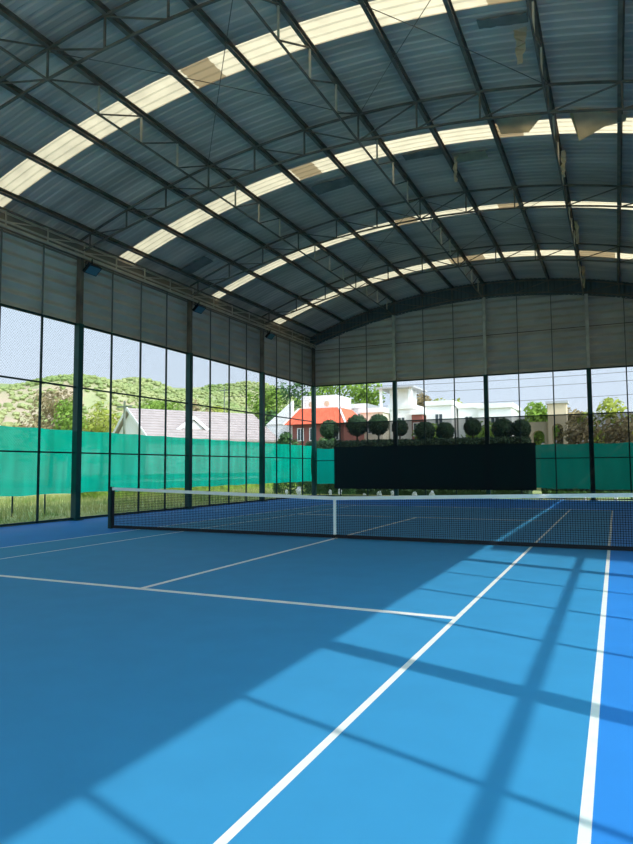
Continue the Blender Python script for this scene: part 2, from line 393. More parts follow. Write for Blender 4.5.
# ------------------------------------------------------------ fence bays: tube frame with chain link
def fence_bay(a, b_, nsub, rails, label, group, out_n, mesh=True, batten=None):
    a = Vector(a); b_ = Vector(b_); d = (b_-a); L = d.length; d.normalize(); n = Vector(out_n)
    e = empty('fence_bay', tuple((a+b_)/2), label, 'fence', group)
    for i in range(1, nsub):
        p = a + d*(L*i/nsub)
        s = MB(); s.bar(p + Vector((0,0,0.02)), p + Vector((0,0,ZO-0.02)), 0.052); s.build('mullion', m_mull, e)
        if batten:
            zt = batten(p); s = MB(); s.bar(p - n*.0 + Vector((0,0,ZO+.02)), p + Vector((0,0,zt)), 0.036); s.build('upper_batten', m_batten, e)
    for z, t in rails:
        s = MB(); s.bar(a + Vector((0,0,z)), b_ + Vector((0,0,z)), 0.045, t); s.build('rail', m_mull, e)
    if mesh:
        s = MB(); P = 0.085; H = ZO-0.08; off = n*0.045; wd = 0.0022
        m_ = int((L+H)/P)+1
        for sg in (0, 1):
            for i in range(m_):
                u0 = i*P - H; z0 = 0.06; u1 = i*P; z1 = 0.06+H
                if u0 < 0: z0 += -u0; u0 = 0
                if u1 > L: z1 -= (u1-L); u1 = L
                if z1-z0 < 0.02: continue
                if sg: u0, u1 = L-u0, L-u1
                s.bar(a+d*u0+off+Vector((0,0,z0)), a+d*u1+off+Vector((0,0,z1)), wd*1.0, wd, up=n)
        s.build('chain_link', m_wire, e)
RL = [(0.06, 0.05), (2.05, 0.045), (4.07, 0.05)]
bl = ['chain link fence bay beside the far left corner', 'chain link fence bay behind which the beige roof ends', 'chain link fence bay on the left wall just past the net post',
      'chain link fence bay at the left edge of the picture', 'chain link fence bay on the left wall, out of the picture']
for k in range(4):
    fence_bay((-XW, YC[k+1], 0), (-XW, YC[k], 0), 4, RL, bl[k], 'left wall fence bays', (-1,0,0), batten=lambda p: 8.12)
fx = [-XW, -4.67, 0, 4.67, XW]
fl = ['chain link fence bay on the far wall next to the left corner', 'chain link fence bay on the far wall, left of the centre column', 'chain link fence bay on the far wall, right of the centre column',
      'chain link fence bay on the far wall at the right edge of the picture']
for k in range(4):
    fence_bay((fx[k], YF, 0), (fx[k+1], YF, 0), 3, [(0.06, 0.05), (1.93, 0.045), (3.95, 0.05)], fl[k], 'far wall fence bays', (0,1,0), batten=lambda p: botz(p.x)-.03)
for k in range(7):
    y0, y1 = YC[k+1], YC[k]
    y0 -= .08; y1 -= .08
    fence_bay((XW, y0, 0), (XW, y1, 0), 4, [(0.06, 0.05), (2.05, 0.045), (4.19, 0.085)], 'right side fence bay, %s from the far corner' % ORD[k+1], 'right wall fence bays', (1,0,0), mesh=False)

# unseen boards on the right side, shaped to shade the far court
b = MB(); y = -2.59; pts = []
while y < YF-0.05:
    pts += [(y, 0), (y+.12, 0), (y+.15, .03), (y+.21, .03)]; y += 0.24
vs = []
for yy, d_ in pts: vs += [(XW+0.08+d_, min(yy, YF), 0.02), (XW+0.08+d_, min(yy, YF), 5.89)]
b.add(vs, [(2*i, 2*i+2, 2*i+3, 2*i+1) for i in range(len(pts)-1)])
struct(b.build('wall_right_shading', m_board))

# ------------------------------------------------------------ shade cloths
def cloth(a, b_, top, bot, n, name, m, label, cat, side, wav=0.03, seed=1, group=None, nu=None):
    """hanging cloth between a and b_; top/bot are functions of 0..1"""
    a = Vector(a); b_ = Vector(b_); d = b_-a; L = d.length; rnd = random.Random(seed); N = nu or int(L/0.16); Mv = 12
    ph = [rnd.uniform(0, 6.28) for _ in range(8)]; fr = [rnd.uniform(.6, 4) for _ in range(8)]
    nn = Vector(side); s = MB(); vs = []
    for i in range(N+1):
        t = i/N; zt, zb_ = top(t), bot(t)
        for j in range(Mv+1):
            q = j/Mv; z = zt + (zb_-zt)*q
            o = sum(math.sin(fr[k]*t*L*(1 if k < 4 else 2.1) + ph[k] + q*(k-3)*1.2) for k in range(8))/8*wav*(0.35+q*1.0)
            p = a + d*t + nn*(o); vs.append((p.x, p.y, z))
    s.add(vs, [(i*(Mv+1)+j, (i+1)*(Mv+1)+j, (i+1)*(Mv+1)+j+1, i*(Mv+1)+j+1) for i in range(N) for j in range(Mv)])
    o = s.build(name, m, smooth=True); tag(o, label, cat, group); return o
sag = lambda t, n, amp: amp*abs(math.sin(math.pi*t*n))
cloth((-XW-0.16, -9.7, 0), (-XW-0.16, YF+0.05, 0), lambda t: 2.76-sag(t, 20, .025), lambda t: 0.80+sag(t, 15, .03), 8, 'shade_cloth', m_shade,
      'long bright green shade cloth hung on the left wall fence', 'shade cloth', (1,0,0), 0.13, 3, 'green shade cloths')
cloth((-XW+.1, YF+0.16, 0), (XW-.1, YF+0.16, 0), lambda t: 2.62-sag(t, 12, .05), lambda t: 0.66+sag(t, 9, .04)-0.25*t, 8, 'shade_cloth', m_shade2,
      'green shade cloth across the bottom of the far fence', 'shade cloth', (0,1,0), 0.05, 4, 'green shade cloths')
cloth((-8.1, YF-0.13, 0), (XW-0.13, YF-0.13, 0), lambda t: 3.93, lambda t: 0.42, 8, 'black_mesh_cloth', m_black,
      'see-through black mesh cloth on the far fence reaching up to the middle rail', 'shade cloth', (0,1,0), 0.015, 5)
cloth((-8.05, YF-0.2, 0), (2.25, YF-0.2, 0), lambda t: 2.68-sag(t, 6, .04), lambda t: 0.45, 8, 'shadow_overlay', m_black2,
      'added black shadow windscreen along the bottom left of the far fence', 'overlay', (0,1,0), 0.02, 6)
cloth((XW+0.16, YN, 0), (XW+0.16, -2.7, 0), lambda t: 2.75-sag(t, 12, .05), lambda t: 0.82, 8, 'shade_cloth', m_shade,
      'green shade cloth on the right side fence, outside the picture', 'shade cloth', (1,0,0), 0.05, 7, 'green shade cloths')

# ------------------------------------------------------------ tennis net
def net():
    e = empty('tennis_net', (0, 0, 0), 'tennis net with white headband and centre strap across the blue court', 'tennis net')
    H = lambda x: 0.914 + 0.156*abs(x)/6.4
    X = 6.40; hb = 0.075
    for sx_ in (-1, 1):
        s = MB(); s.box((sx_*X-.045, -.045, 0), (sx_*X+.045, .045, 1.07)); s.box((sx_*X-.055, -.055, 1.07), (sx_*X+.055, .055, 1.085))
        o = s.build('net_post', m_post, e)
        s = MB(); s.tube([(sx_*(X+.045), 0, .75), (sx_*(X+.075), 0, .75)], .04, 12); s.bar((sx_*(X+.07), 0, .75), (sx_*(X+.07), 0.12, .68), .02); s.build('winder', m_post, o)
    s = MB(); n = 40
    for i in range(n):
        a = -X+.05+(2*X-.1)*i/n; c = -X+.05+(2*X-.1)*(i+1)/n
        s.add([(a,-.012,H(a)-hb),(c,-.012,H(c)-hb),(c,-.012,H(c)),(a,-.012,H(a)),(a,.012,H(a)-hb),(c,.012,H(c)-hb),(c,.012,H(c)),(a,.012,H(a))],
              [(0,1,2,3),(5,4,7,6),(3,2,6,7),(1,0,4,5)])
    s.build('headband', m_netwhite, e)
    s = MB(); s.box((-.028, -.02, 0.01), (.028, .02, .915)); s.build('centre_strap', m_netwhite, e)
    s = MB(); s.box((-X+.05, -.02, 0.012), (X-.05, .02, 0.085)); s.build('bottom_band', m_netblack, e)
    for sx_ in (-1, 1):
        s = MB(); a, c = sorted((sx_*(X-.05), sx_*(X-.12))); s.box((a, -.015, .05), (c, .015, H(c)-hb)); s.build('side_band', m_netblack, e)
    s = MB(); g_ = 0.045; cw = 0.0075; x = -X+.12
    while x < X-.12:
        s.box((x-cw/2, -.002, .07), (x+cw/2, .002, H(x)-hb)); x += g_
    z = 0.1
    while z < 1.0:
        # cords follow the headband sag
        for (xa, xb) in ((-X+.1, 0), (0, X-.1)):
            f = z/0.99; s.bar((xa, 0, 0.05 + f*(H(xa)-hb-0.05)), (xb, 0, 0.05 + f*(H(xb)-hb-0.05)), .004, cw)
        z += g_
    s.build('net_mesh', m_netblack, e)
net()

# ------------------------------------------------------------ floodlights
def floodlight(x, y, z, label):
    e = empty('floodlight', (x, y, z), label, 'floodlight', 'floodlights')
    rot = Matrix.Rotation(math.radians(-42), 3, 'Y')*1.1
    def P(v): q = rot @ Vector(v); return (q.x+x, q.y+y, q.z+z)
    def pb(a, b_):
        m = MB(); m.box(a, b_); m.v = [P(v) for v in m.v]; return m
    h = pb((-.15, -.24, -.035), (.15, .24, .05))
    for i in range(7):
        t = pb((-.14, -.2+i*.065, .05), (.14, -.19+i*.065, .085)); h.add(t.v, t.f)
    h.build('housing', m_black_plastic, e)
    pb((-.125, -.21, -.045), (.125, .21, -.036)).build('lens', m_glass, e)
    s = MB(); s.bar((x-.02, y-.26, z), (x-.02, y-.26, z+.2), .03, .012); s.bar((x-.02, y+.26, z), (x-.02, y+.26, z+.2), .03, .012); s.bar((x-.02, y-.27, z+.2), (x-.02, y+.27, z+.2), .03, .012)
    s.bar((x-.02, y, z+.2), (x-.02, y, 8.16), .03); s.build('bracket', m_black_plastic, e)
floodlight(-9.1, 1.95, 7.82, 'black floodlight on the left wall column nearest the camera')
floodlight(-9.1, 7.7, 7.85, 'black floodlight on the left wall middle column')
floodlight(-9.1, 13.5, 7.85, 'black floodlight on the left wall column before the far corner')

# ------------------------------------------------------------ torn sheets and patches under the roof
def rag(pts, name, label, m, cat, group=None, th=0.006):
    o = MB(); c = len(pts); o.add(pts, [tuple(range(c))]) if c == 3 or c == 4 else o.add(pts, [(i, i+1, c-1-i-1, c-1-i) for i in range(c//2-1)])
    ob = o.build(name, m); md = ob.modifiers.new('thickness', 'SOLIDIFY'); md.thickness = th; tag(ob, label, cat, group); return ob
z_ = lambda x, d: roofz(x)-d
rag([(4.95, 2.9, z_(4.95, .25)), (5.0, 3.0, z_(5.0,.05)), (6.2, 3.35, z_(6.2,.06)), (6.15, 3.5, z_(6.15,.14)), (5.7, 3.6, z_(5.7, .22)), (5.1, 3.95, z_(5.1, .42))], 'torn_sheet',
    'beige torn triangular sheet hanging under the second roof strip', m_cloth, 'torn sheet', 'torn roof sheets')
rag([(3.15, 3.2, z_(3.15,.07)), (3.2, 3.95, z_(3.2,.12)), (3.9, 3.9, z_(3.9,.16)), (4.3, 3.25, z_(4.3,.07))], 'torn_sheet',
    'tan torn sheet lying against the second roof strip left of the stepped truss', m_cloth, 'torn sheet', 'torn roof sheets')
def hang(x, y, zt, ln, w_, label, seed):
    rnd = random.Random(seed); L_ = []; R_ = []
    for i in range(9):
        t = i/8; L_.append((x-w_/2*(1-t*.5)+rnd.uniform(-.03,.03), y+rnd.uniform(-.05,.05), zt-ln*t)); R_.append((x+w_/2*(1-t*.6)+rnd.uniform(-.03,.03), y+.05+rnd.uniform(-.05,.05), zt-ln*t))
    b = MB(); vs = []
    for a, c in zip(L_, R_): vs += [a, c]
    b.add(vs, [(2*i, 2*i+1, 2*i+3, 2*i+2) for i in range(8)])
    o = b.build('hanging_sheet_strip', m_cloth); md = o.modifiers.new('thickness', 'SOLIDIFY'); md.thickness = .008; tag(o, label, 'torn sheet', 'torn roof sheets')
hang(4.25, -0.5, 10.15, .75, .22, 'pale torn strip dangling beside the stepped truss at the top', 1)
hang(4.65, 5.0, 10.1, .75, .14, 'pale torn strip dangling from the stepped truss past the second roof strip', 2)
hang(4.70, 10.6, 10.1, .8, .13, 'pale torn strip dangling between the third and last roof strips', 3)
hang(4.68, 16.2, 10.1, .95, .12, 'pale torn strip dangling near the far gable beside the stepped truss', 4)
hang(1.75, 4.9, 10.5, .75, .10, 'pale torn strip dangling left of the stepped truss below the second roof strip', 5)
def patch(x0, x1, y0, y1, label, d=.03, m=m_patch):
    n = 8; T = []; Bm = []; rnd = random.Random(int(x0*10+y0))
    vs = []
    for i in range(n+1):
        x = x0+(x1-x0)*i/n; vs += [(x, y0+rnd.uniform(-.06,.06), roofz(x)-d), (x, y1+rnd.uniform(-.02,.02), roofz(x)-d)]
    b = MB(); b.add(vs, [(2*i, 2*i+2, 2*i+3, 2*i+1) for i in range(n)])
    o = b.build('roof_patch', m); md = o.modifiers.new('thickness', 'SOLIDIFY'); md.thickness = .01; tag(o, label, 'roof patch', 'dark roof patches')
patch(3.45, 4.4, -0.70, -0.40, 'ragged dark patch under the roof right behind the nearest roof strip')
patch(-2.9, -1.65, 4.95, 5.55, 'dark rectangular patch under the roof below the second strip, left of the ridge')
patch(0.3, 1.5, 4.5, 4.85, 'narrow dark patch along the edge of the second roof strip')
patch(1.65, 2.6, 5.0, 5.5, 'mottled pale patch below the second roof strip', m=m_cloth)
patch(-9.0, -7.9, 6.3, 6.9, 'dark patch over the left eave between the second and third strips')

# ------------------------------------------------------------ materials outside
m_hill = mat('wooded_hillside', (0.17, 0.24, 0.08), 0.95, rgb2=(0.40, 0.38, 0.20), scale=0.05)
m_hilldry = mat('dry_hillside', (0.44, 0.32, 0.23), 0.95, rgb2=(0.32, 0.32, 0.15), scale=0.06)
m_wood = [mat('leaf_bright', (0.22, 0.34, 0.05), 0.8, var=0.35, scale=1.5, trans=0.35), mat('leaf_yellow_green', (0.38, 0.42, 0.07), 0.8, var=0.3, scale=1.5, trans=0.35),
          mat('leaf_deep', (0.07, 0.15, 0.04), 0.8, var=0.35, scale=1.5, trans=0.25), mat('leaf_rusty', (0.33, 0.26, 0.13), 0.8, var=0.3, scale=1.5, trans=0.3),
          mat('leaf_dark_clipped', (0.035, 0.075, 0.03), 0.85, var=0.3, scale=2, trans=0.15)]
m_bark = mat('bark', (0.14, 0.10, 0.07), 0.95, var=0.3, scale=5)
m_hazewood = mat('far_woods_leaf', (0.19, 0.26, 0.08), 0.95, rgb2=(0.32, 0.34, 0.14), scale=0.04)
m_tile = mat('beige_roof_tile', (0.37, 0.31, 0.28), 0.85, var=0.08, scale=1.2)
m_red = mat('red_roof_tile', (0.72, 0.13, 0.06), 0.75, var=0.12, scale=2)
m_white = mat('white_render', (0.83, 0.82, 0.78), 0.8, var=0.03, scale=1)
m_cream = mat('cream_render', (0.78, 0.70, 0.55), 0.8, var=0.04, scale=1)
m_greyb = mat('grey_render', (0.42, 0.42, 0.42), 0.8, var=0.05, scale=1)
m_brick = mat('dull_red_render', (0.26, 0.09, 0.07), 0.85, var=0.1, scale=2)
m_win = mat('dark_window_glass', (0.05, 0.07, 0.08), 0.12, spec=0.6)
m_arch = mat('sand_render', (0.62, 0.50, 0.34), 0.85, var=0.05, scale=1)
m_cable = mat('cable_black', (0.03, 0.03, 0.035), 0.7)
m_stone = mat('white_stone', (0.75, 0.74, 0.70), 0.85, var=0.1, scale=4)

# ------------------------------------------------------------ hills
def interp(t, tab):
    for (a, va), (b, vb) in zip(tab, tab[1:]):
        if t <= b: return va + (vb-va)*max(0, (t-a))/(b-a)
    return tab[-1][1]
TAB = [(-50, 20), (60, 24), (128, 29), (161, 35), (193, 40.5), (220, 38), (243, 40.5), (271, 48.5), (294, 46), (330, 44), (420, 30), (520, 12)]
from mathutils import noise as NZ
def hillz(x, y):
    t = (-x-75)/95; t = max(0, min(1, t)); s = t*t*(3-2*t)
    return interp(y, TAB)*s*.93 + (NZ.noise(Vector((x*.03, y*.03, 0)))*5*s) - 0.4
def hills():
    nx, ny = 60, 150; b = MB(); vs = []
    for i in range(nx+1):
        x = -60 - 200*i/nx
        for j in range(ny+1): y = -40 + 580*j/ny; vs.append((x, y, hillz(x, y)))
    b.add(vs, [(i*(ny+1)+j, i*(ny+1)+j+1, (i+1)*(ny+1)+j+1, (i+1)*(ny+1)+j) for i in range(nx) for j in range(ny)])
    for k in range(len(b.f)):
        j = k % ny; y = -40 + 580*j/ny; b.m[k] = 1 if y < 140 + 12*math.sin(k*.37) and True else 0
    o = b.build('ground_hill', [m_hill, m_hilldry], smooth=True); struct(o)
hills()
def woods():
    rnd = random.Random(11); b = MB()
    for k in range(10000):
        x = -rnd.uniform(95, 190); y = rnd.uniform(60, 420)
        if y < 140 and rnd.random() < 0.72: continue
        r = rnd.uniform(0.5, 1.3); b.blob((x, y, hillz(x, y)+r*.4), (r, r, r*.7), 6, 4, .28, rnd)
    o = b.build('hillside_woods', m_hazewood); o['kind'] = 'stuff'; tag(o, 'hazy green woods covering the hill beyond the left fence', 'woods')
woods()
def near_scrub():
    rnd = random.Random(5); b = MB(); b2 = MB()
    for k in range(14000):
        x = -rnd.uniform(10.9, 26); y = rnd.uniform(-4, 30); h = rnd.uniform(.12, .42)*(1 if x < -12.5 else .4); a = rnd.uniform(0, 6.28); w_ = .02
        lx, ly = rnd.uniform(-.12, .12), rnd.uniform(-.12, .12)
        b.add([(x-w_*math.cos(a), y-w_*math.sin(a), -.16), (x+w_*math.cos(a), y+w_*math.sin(a), -.16), (x+lx, y+ly, h-.15)], [(0,1,2)])
    m = mat('dry_grass_blade', (0.50, 0.48, 0.18), 0.9, rgb2=(0.20, 0.30, 0.07), scale=0.4, trans=0.4)
    o = b.build('tall_grass', m); o['kind'] = 'stuff'; tag(o, 'tall dry grass growing outside the left fence', 'grass')
near_scrub()

# ------------------------------------------------------------ trees: trunk, limbs and crowns of leaves
def tree(x, y, h, r, mi, label, seed, group='trees outside the hall', name='leafy_tree', nl=1500, ls=.22, low=0.3, tall=1.0):
    rnd = random.Random(seed); e = empty(name, (x, y, -.15), label, 'tree', group)
    t = MB(); zc = h*low + (h*(1-low))/2
    t.tube([(x, y, -.2), (x+.05*r, y, h*.3), (x-.04*r, y+.03*r, h*.62)], .045*h*.5, 8, .02*h*.5)
    for k in range(5):
        a = 6.28*k/5+rnd.random(); t.tube([(x, y, h*(.28+.05*k)), (x+.35*r*math.cos(a), y+.35*r*math.sin(a), h*(.5+.04*k)), (x+.65*r*math.cos(a), y+.65*r*math.sin(a), h*(.62+.04*k))], .03*h*.4, 6, .01)
    t.build('trunk', m_bark, e)
    b = MB(); cl = []
    for k in range(12):
        a = rnd.uniform(0, 6.28); q = rnd.uniform(.15, .72)*r; zz = h*low + (h*(1-low))*rnd.uniform(.15, .85)
        cl.append((x+q*math.cos(a), y+q*math.sin(a), zz, rnd.uniform(.28, .45)*r))
    cl.append((x, y, h-.35*r*tall, .35*r))
    for k in range(nl):
        cx, cy, cz, cr_ = cl[rnd.randrange(len(cl))]
        v = Vector((rnd.gauss(0,1), rnd.gauss(0,1), rnd.gauss(0,1))).normalized()*cr_*rnd.uniform(.55, 1.05)
        p = Vector((cx, cy, cz)) + v
        if p.z > h: p.z = h - rnd.random()*.3
        n = (v.normalized() + Vector((rnd.uniform(-.7,.7), rnd.uniform(-.7,.7), rnd.uniform(-.4,.9)))).normalized()
        u = n.orthogonal().normalized()*ls*rnd.uniform(.6, 1.3); w_ = n.cross(u)*.6
        b.add([p-u, p-w_*.9, p+u, p+w_*.9], [(0,1,2,3)])
    b.build('foliage', m_wood[mi], e)
    return e
TREES = [
 (-45, 33.5, 9.6, 3.6, 3, 'thin rusty tree on the dry slope left of the nearest left column'),
 (-40, 31.0, 8.2, 2.6, 0, 'bright green tree just left of the white gable end'),
 (-47, 42.5, 9.6, 4.0, 1, 'yellow-green tree behind the left end of the beige roof'),
 (-52, 24.0, 5.6, 3.4, 1, 'low yellow-green tree at the far left of the view'),
 (-50, 29.0, 5.8, 3.0, 1, 'low yellow-green tree beside the rusty one on the left'),
 (-48, 54.0, 10.6, 4.2, 0, 'green tree behind the beige roof, right of the second left column'),
 (-46, 58.5, 11.0, 3.4, 3, 'reddish tree behind the middle of the beige roof'),
 (-47, 66.0, 10.8, 4.2, 1, 'yellow-green tree behind the right part of the beige roof'),
 (-44, 47.5, 9.8, 3.6, 0, 'green tree peeping over the beige roof beside the second column'),
 (-34, 58.0, 12.0, 3.4, 0, 'tall green tree at the right end of the beige roof'),
 (-33, 64.5, 13.6, 4.0, 2, 'tall dark tree left of the red roofed house'),
 (-29, 49.5, 8.0, 2.2, 2, 'dark bushy tree in front of the left side of the red roofed house'),
 (-27.5, 62.0, 14.0, 4.6, 0, 'large green tree rising behind the red roof'),
 (-22.5, 61.0, 12.6, 3.6, 0, 'large green tree behind the white houses, left of the far column'),
 (-17.5, 63.0, 11.2, 3.2, 3, 'tree with dry tips between the white houses'),
 (-10.5, 58.0, 9.2, 3.2, 1, 'bright green tree over the far fence left of the centre column'),
 (-13.2, 56.0, 7.9, 2.2, 0, 'small green tree behind the white parapets'),
 (-1.7, 55.5, 8.1, 3.0, 0, 'green tree left of the arched building'),
 (0.8, 61.0, 7.9, 2.4, 3, 'sparse tree behind the arched building'),
 (5.2, 58.0, 8.6, 3.6, 1, 'bright green tree right of the right-hand far column'),
 (8.8, 60.0, 7.6, 3.0, 0, 'green tree at the right edge of the picture'),
 (4.0, 34.0, 4.8, 2.0, 3, 'low brownish tree behind the black mesh right of the arches'),
 (6.5, 33.0, 4.9, 2.8, 3, 'low brownish tree behind the black mesh at the right'),
 (-2.8, 35.0, 5.0, 2.4, 0, 'low green tree behind the black mesh left of the arches'),
 (-22.3, 40.3, 5.0, 1.6, 2, 'small dark bushy tree before the left windows of the red roofed house'),
 (-17.8, 40.0, 5.0, 1.7, 2, 'small dark bushy tree before the right windows of the red roofed house'),
 (-7.0, 36.0, 5.0, 2.2, 0, 'low green tree behind the black mesh left of the centre column'),
]
for i, (x, y, h, r, mi, l) in enumerate(TREES):
    tree(x, y, h, r, mi, l, 100+i, nl=1700 if h > 6 else 1300, ls=.26 if y > 45 else .2, low=.12 if h < 7 else .25)

# hedge and topiary balls outside the far fence
def leafbox(b, x0, x1, y0, y1, z0, z1, n, rnd, ls=.09):
    for k in range(n):
        f = rnd.random()
        if f < .55: p = Vector((rnd.uniform(x0, x1), y0+rnd.uniform(-.12,.1), rnd.uniform(z0, z1)))
        elif f < .9: p = Vector((rnd.uniform(x0, x1), rnd.uniform(y0, y1), z1+rnd.uniform(-.12,.12)))
        else: p = Vector((rnd.choice((x0, x1)), rnd.uniform(y0, y1), rnd.uniform(z0, z1)))
        u = Vector((rnd.uniform(-1,1), rnd.uniform(-1,1), rnd.uniform(-1,1))).normalized()*ls; w_ = u.orthogonal().normalized()*ls*.6
        b.add([p-u, p-w_, p+u, p+w_], [(0,1,2,3)])
rnd = random.Random(9)
b = MB(); b.box((-12.6, 24.6, -.15), (1.2, 26.2, 3.1)); leafbox(b, -12.6, 1.2, 24.5, 26.3, 0.1, 3.15, 9000, rnd)
tag(b.build('clipped_hedge', m_wood[4]), 'long dark clipped hedge behind the black windscreen', 'hedge')
b = MB(); b.box((1.6, 27.5, -.15), (12, 29, 2.2)); leafbox(b, 1.6, 12, 27.4, 29.1, 0, 2.3, 5000, rnd)
tag(b.build('low_hedge', m_wood[2]), 'low green hedge beyond the right part of the far fence', 'hedge')
def topiary(x, y, z, r, label, seed):
    rnd = random.Random(seed); e = empty('topiary_tree', (x, y, 0), label, 'tree', 'round topiary trees')
    s = MB(); s.tube([(x, y, -.15), (x, y, z)], .06, 8); s.build('trunk', m_bark, e)
    b = MB(); b.blob((x, y, z), r*.9, 12, 8, .05, rnd)
    for k in range(900):
        v = Vector((rnd.gauss(0,1), rnd.gauss(0,1), rnd.gauss(0,1))).normalized(); p = Vector((x, y, z)) + v*r*rnd.uniform(.88, 1.04)
        u = (v.orthogonal().normalized()*math.cos(k)+v.cross(v.orthogonal().normalized())*math.sin(k)).normalized()*.08 + v*.04; w_ = u.cross(v).normalized()*.05
        b.add([p-u, p-w_, p+u, p+w_], [(0,1,2,3)])
    b.build('crown', m_wood[4], e)
TP = [(-11.3, 4.05, .62, 'leftmost round topiary tree, against the red roofed house'), (-9.35, 4.25, .70, 'round topiary tree second from the left above the hedge'), (-7.9, 4.25, .66, 'round topiary tree just left of the far column'),
      (-6.5, 4.0, .5, 'small round topiary tree right beside the far column'), (-4.9, 3.75, .60, 'round topiary tree at the middle of the hedge'), (-3.65, 3.7, .55, 'round topiary tree right of the middle one'),
      (-2.0, 3.9, .5, 'round topiary tree left of the centre column'), (-.25, 3.75, .62, 'round topiary tree right of the centre column'), (.75, 3.7, .55, 'rightmost round topiary tree at the hedge end')]
for i, (x, z, r, l) in enumerate(TP): topiary(x, 25.4, z, r, l, 40+i)

# white stones and pots outside the foot of the far fence
rnd = random.Random(3)
sx = [-12.2, -11.6, -11.1, -10.3, -9.2, -8.8, -7.2, -6.3, -5.6, -4.4, -3.4, 2.2, 3.2, 4.2, 5.6]
SL = ['leftmost white stone at the foot of the far corner shrubs', 'white stone second from the left at the corner shrubs', 'white stone third from the left at the corner shrubs', 'white stone just right of the far corner column',
 'white stone at the left end of the black windscreen', 'white stone right under the left end of the windscreen', 'white stone under the windscreen left of the far column', 'lone white stone just left of the far column', 'white stone just left of the left-hand far column, nearer to it',
 'white stone right of the left-hand far column', 'white stone under the windscreen towards the centre column', 'white stone at the right end of the black windscreen', 'white stone under the green cloth right of the windscreen', 'white stone left of the right-hand far column', 'rightmost white stone under the far fence']
for i, x in enumerate(sx):
    b = MB(); r = rnd.uniform(.08, .2); b.blob((x, 21+rnd.uniform(-.5,.5), -.15+r*.8+(.18 if i < 6 else 0)), (r*.8, r*.7, r*1.25), 9, 7, .34, rnd)
    o = b.build('white_stone', m_stone); tag(o, SL[i], 'stone', 'white garden stones')
b = MB(); b.box((-21.4, 14, -.15), (-20.6, 48, .7)); leafbox(b, -21.7, -20.3, 14, 48, -.1, 1.05, 9000, rnd, .1)
tag(b.build('wild_hedge', m_wood[0]), 'rough green hedge along the plot of the beige roofed house', 'hedge')
b = MB()
leafbox(b, -13.5, -8.4, 21.8, 22.6, 0, .75, 2600, rnd, .07); tag(b.build('low_shrubs', m_wood[2]), 'low dark shrubs behind the white stones at the far left corner', 'shrub')

# ------------------------------------------------------------ houses
def gable_house():
    e = empty('beige_roof_house', (-32, 38, -.15), 'low house with a wide beige tiled roof and white gable beyond the left fence', 'house')
    d = Vector((6.6, 11.0, 0)).normalized(); n = Vector((d.y, -d.x, 0))   # ridge direction, towards the court
    A = Vector((-35.4, 33.5, 7.2)); L = 13.2; W = 5.6; dz = 3.0
    B = A + d*L
    el, er = A - n*W - Vector((0,0,dz)), A + n*W - Vector((0,0,dz)); fl_, fr_ = B - n*W - Vector((0,0,dz)) , B + n*W - Vector((0,0,dz))
    s = MB(); v = [A-n*(W-.4)-Vector((0,0,dz+.1)), A+n*(W-.4)-Vector((0,0,dz+.1))]; v += [p + d*L for p in v[::-1]]
    top = [Vector((p.x, p.y, 4.05)) for p in v]; bot = [Vector((p.x, p.y, -.15)) for p in v]
    s.add(bot+top, [(3,2,1,0),(4,5,6,7),(0,1,5,4),(1,2,6,5),(2,3,7,6),(3,0,4,7)])
    # gable triangle
    a0 = A + d*.3 - Vector((0,0,.25)); s.add([top[0]+d*.3, top[1]+d*.3, a0], [(0,1,2)]); b0 = B - d*.3 - Vector((0,0,.25)); s.add([top[2]-d*.3, top[3]-d*.3, b0], [(0,1,2)])
    s.build('wall', m_white, e)
    s = MB(); th = Vector((0,0,.16)); N = 11
    for (p, q, r_, t_) in ((A, B, fr_, er), (B, A, el, fl_)):
        # stepped tile courses
        for k in range(N):
            f0, f1 = k/N, (k+1)/N
            a, b_, c, dd = p.lerp(t_, f0), q.lerp(r_, f0), q.lerp(r_, f1), p.lerp(t_, f1)
            up = Vector((0,0,.07)); s.add([a, b_, c+up, dd+up, a-th, b_-th, c-th, dd-th], [(0,1,2,3),(7,6,5,4),(3,2,6,7),(0,3,7,4),(1,5,6,2)])
    s.build('roof', m_tile, e)
    s = MB(); s.bar(A-Vector((0,0,.05))-d*.05, er-d*.05, .06, .3); s.bar(A-Vector((0,0,.05))-d*.05, el-d*.05, .06, .3); s.build('bargeboard', m_white, e)
    # cross gable towards the court
    C0 = A + d*4.9; apex = C0 + n*4.0 + Vector((0,0,-1.05)); ends = apex - n*3.6; wv = 2.5
    l_, r_ = apex - d*wv - Vector((0,0,1.95)), apex + d*wv - Vector((0,0,1.95))
    s = MB(); s.add([l_+n*-.2, r_+n*-.2, apex+n*-.2-Vector((0,0,.1))], [(0,1,2)]); s.build('porch_gable', m_white, e)
    s = MB(); s.add([apex, ends, r_-n*3.4, r_, l_, l_-n*3.4], [(0,3,2,1),(0,1,5,4)]); s.build('porch_roof', m_tile, e)
    s = MB(); s.bar(apex+Vector((0,0,.1)), r_+Vector((0,0,.1)), .08, .28); s.bar(apex+Vector((0,0,.1)), l_+Vector((0,0,.1)), .08, .28); s.build('porch_bargeboard', m_white, e)
gable_house()
def blk(e, name, m, x0, x1, y0, y1, z0, z1):
    s = MB(); s.box((x0, y0, z0), (x1, y1, z1)); return s.build(name, m, e)
def win(e, x0, x1, y, z0, z1):
    s = MB(); s.box((x0-.08, y-.04, z0-.08), (x1+.08, y, z0)); s.box((x0-.08, y-.04, z1), (x1+.08, y, z1+.08)); s.box((x0-.08, y-.04, z0), (x0, y, z1)); s.box((x1, y-.04, z0), (x1+.08, y, z1)); s.box(((x0+x1)/2-.03, y-.04, z0), ((x0+x1)/2+.03, y, z1))
    f = s.build('window', m_white, e); s = MB(); s.box((x0, y-.02, z0), (x1, y-.005, z1)); s.build('pane', m_win, f)
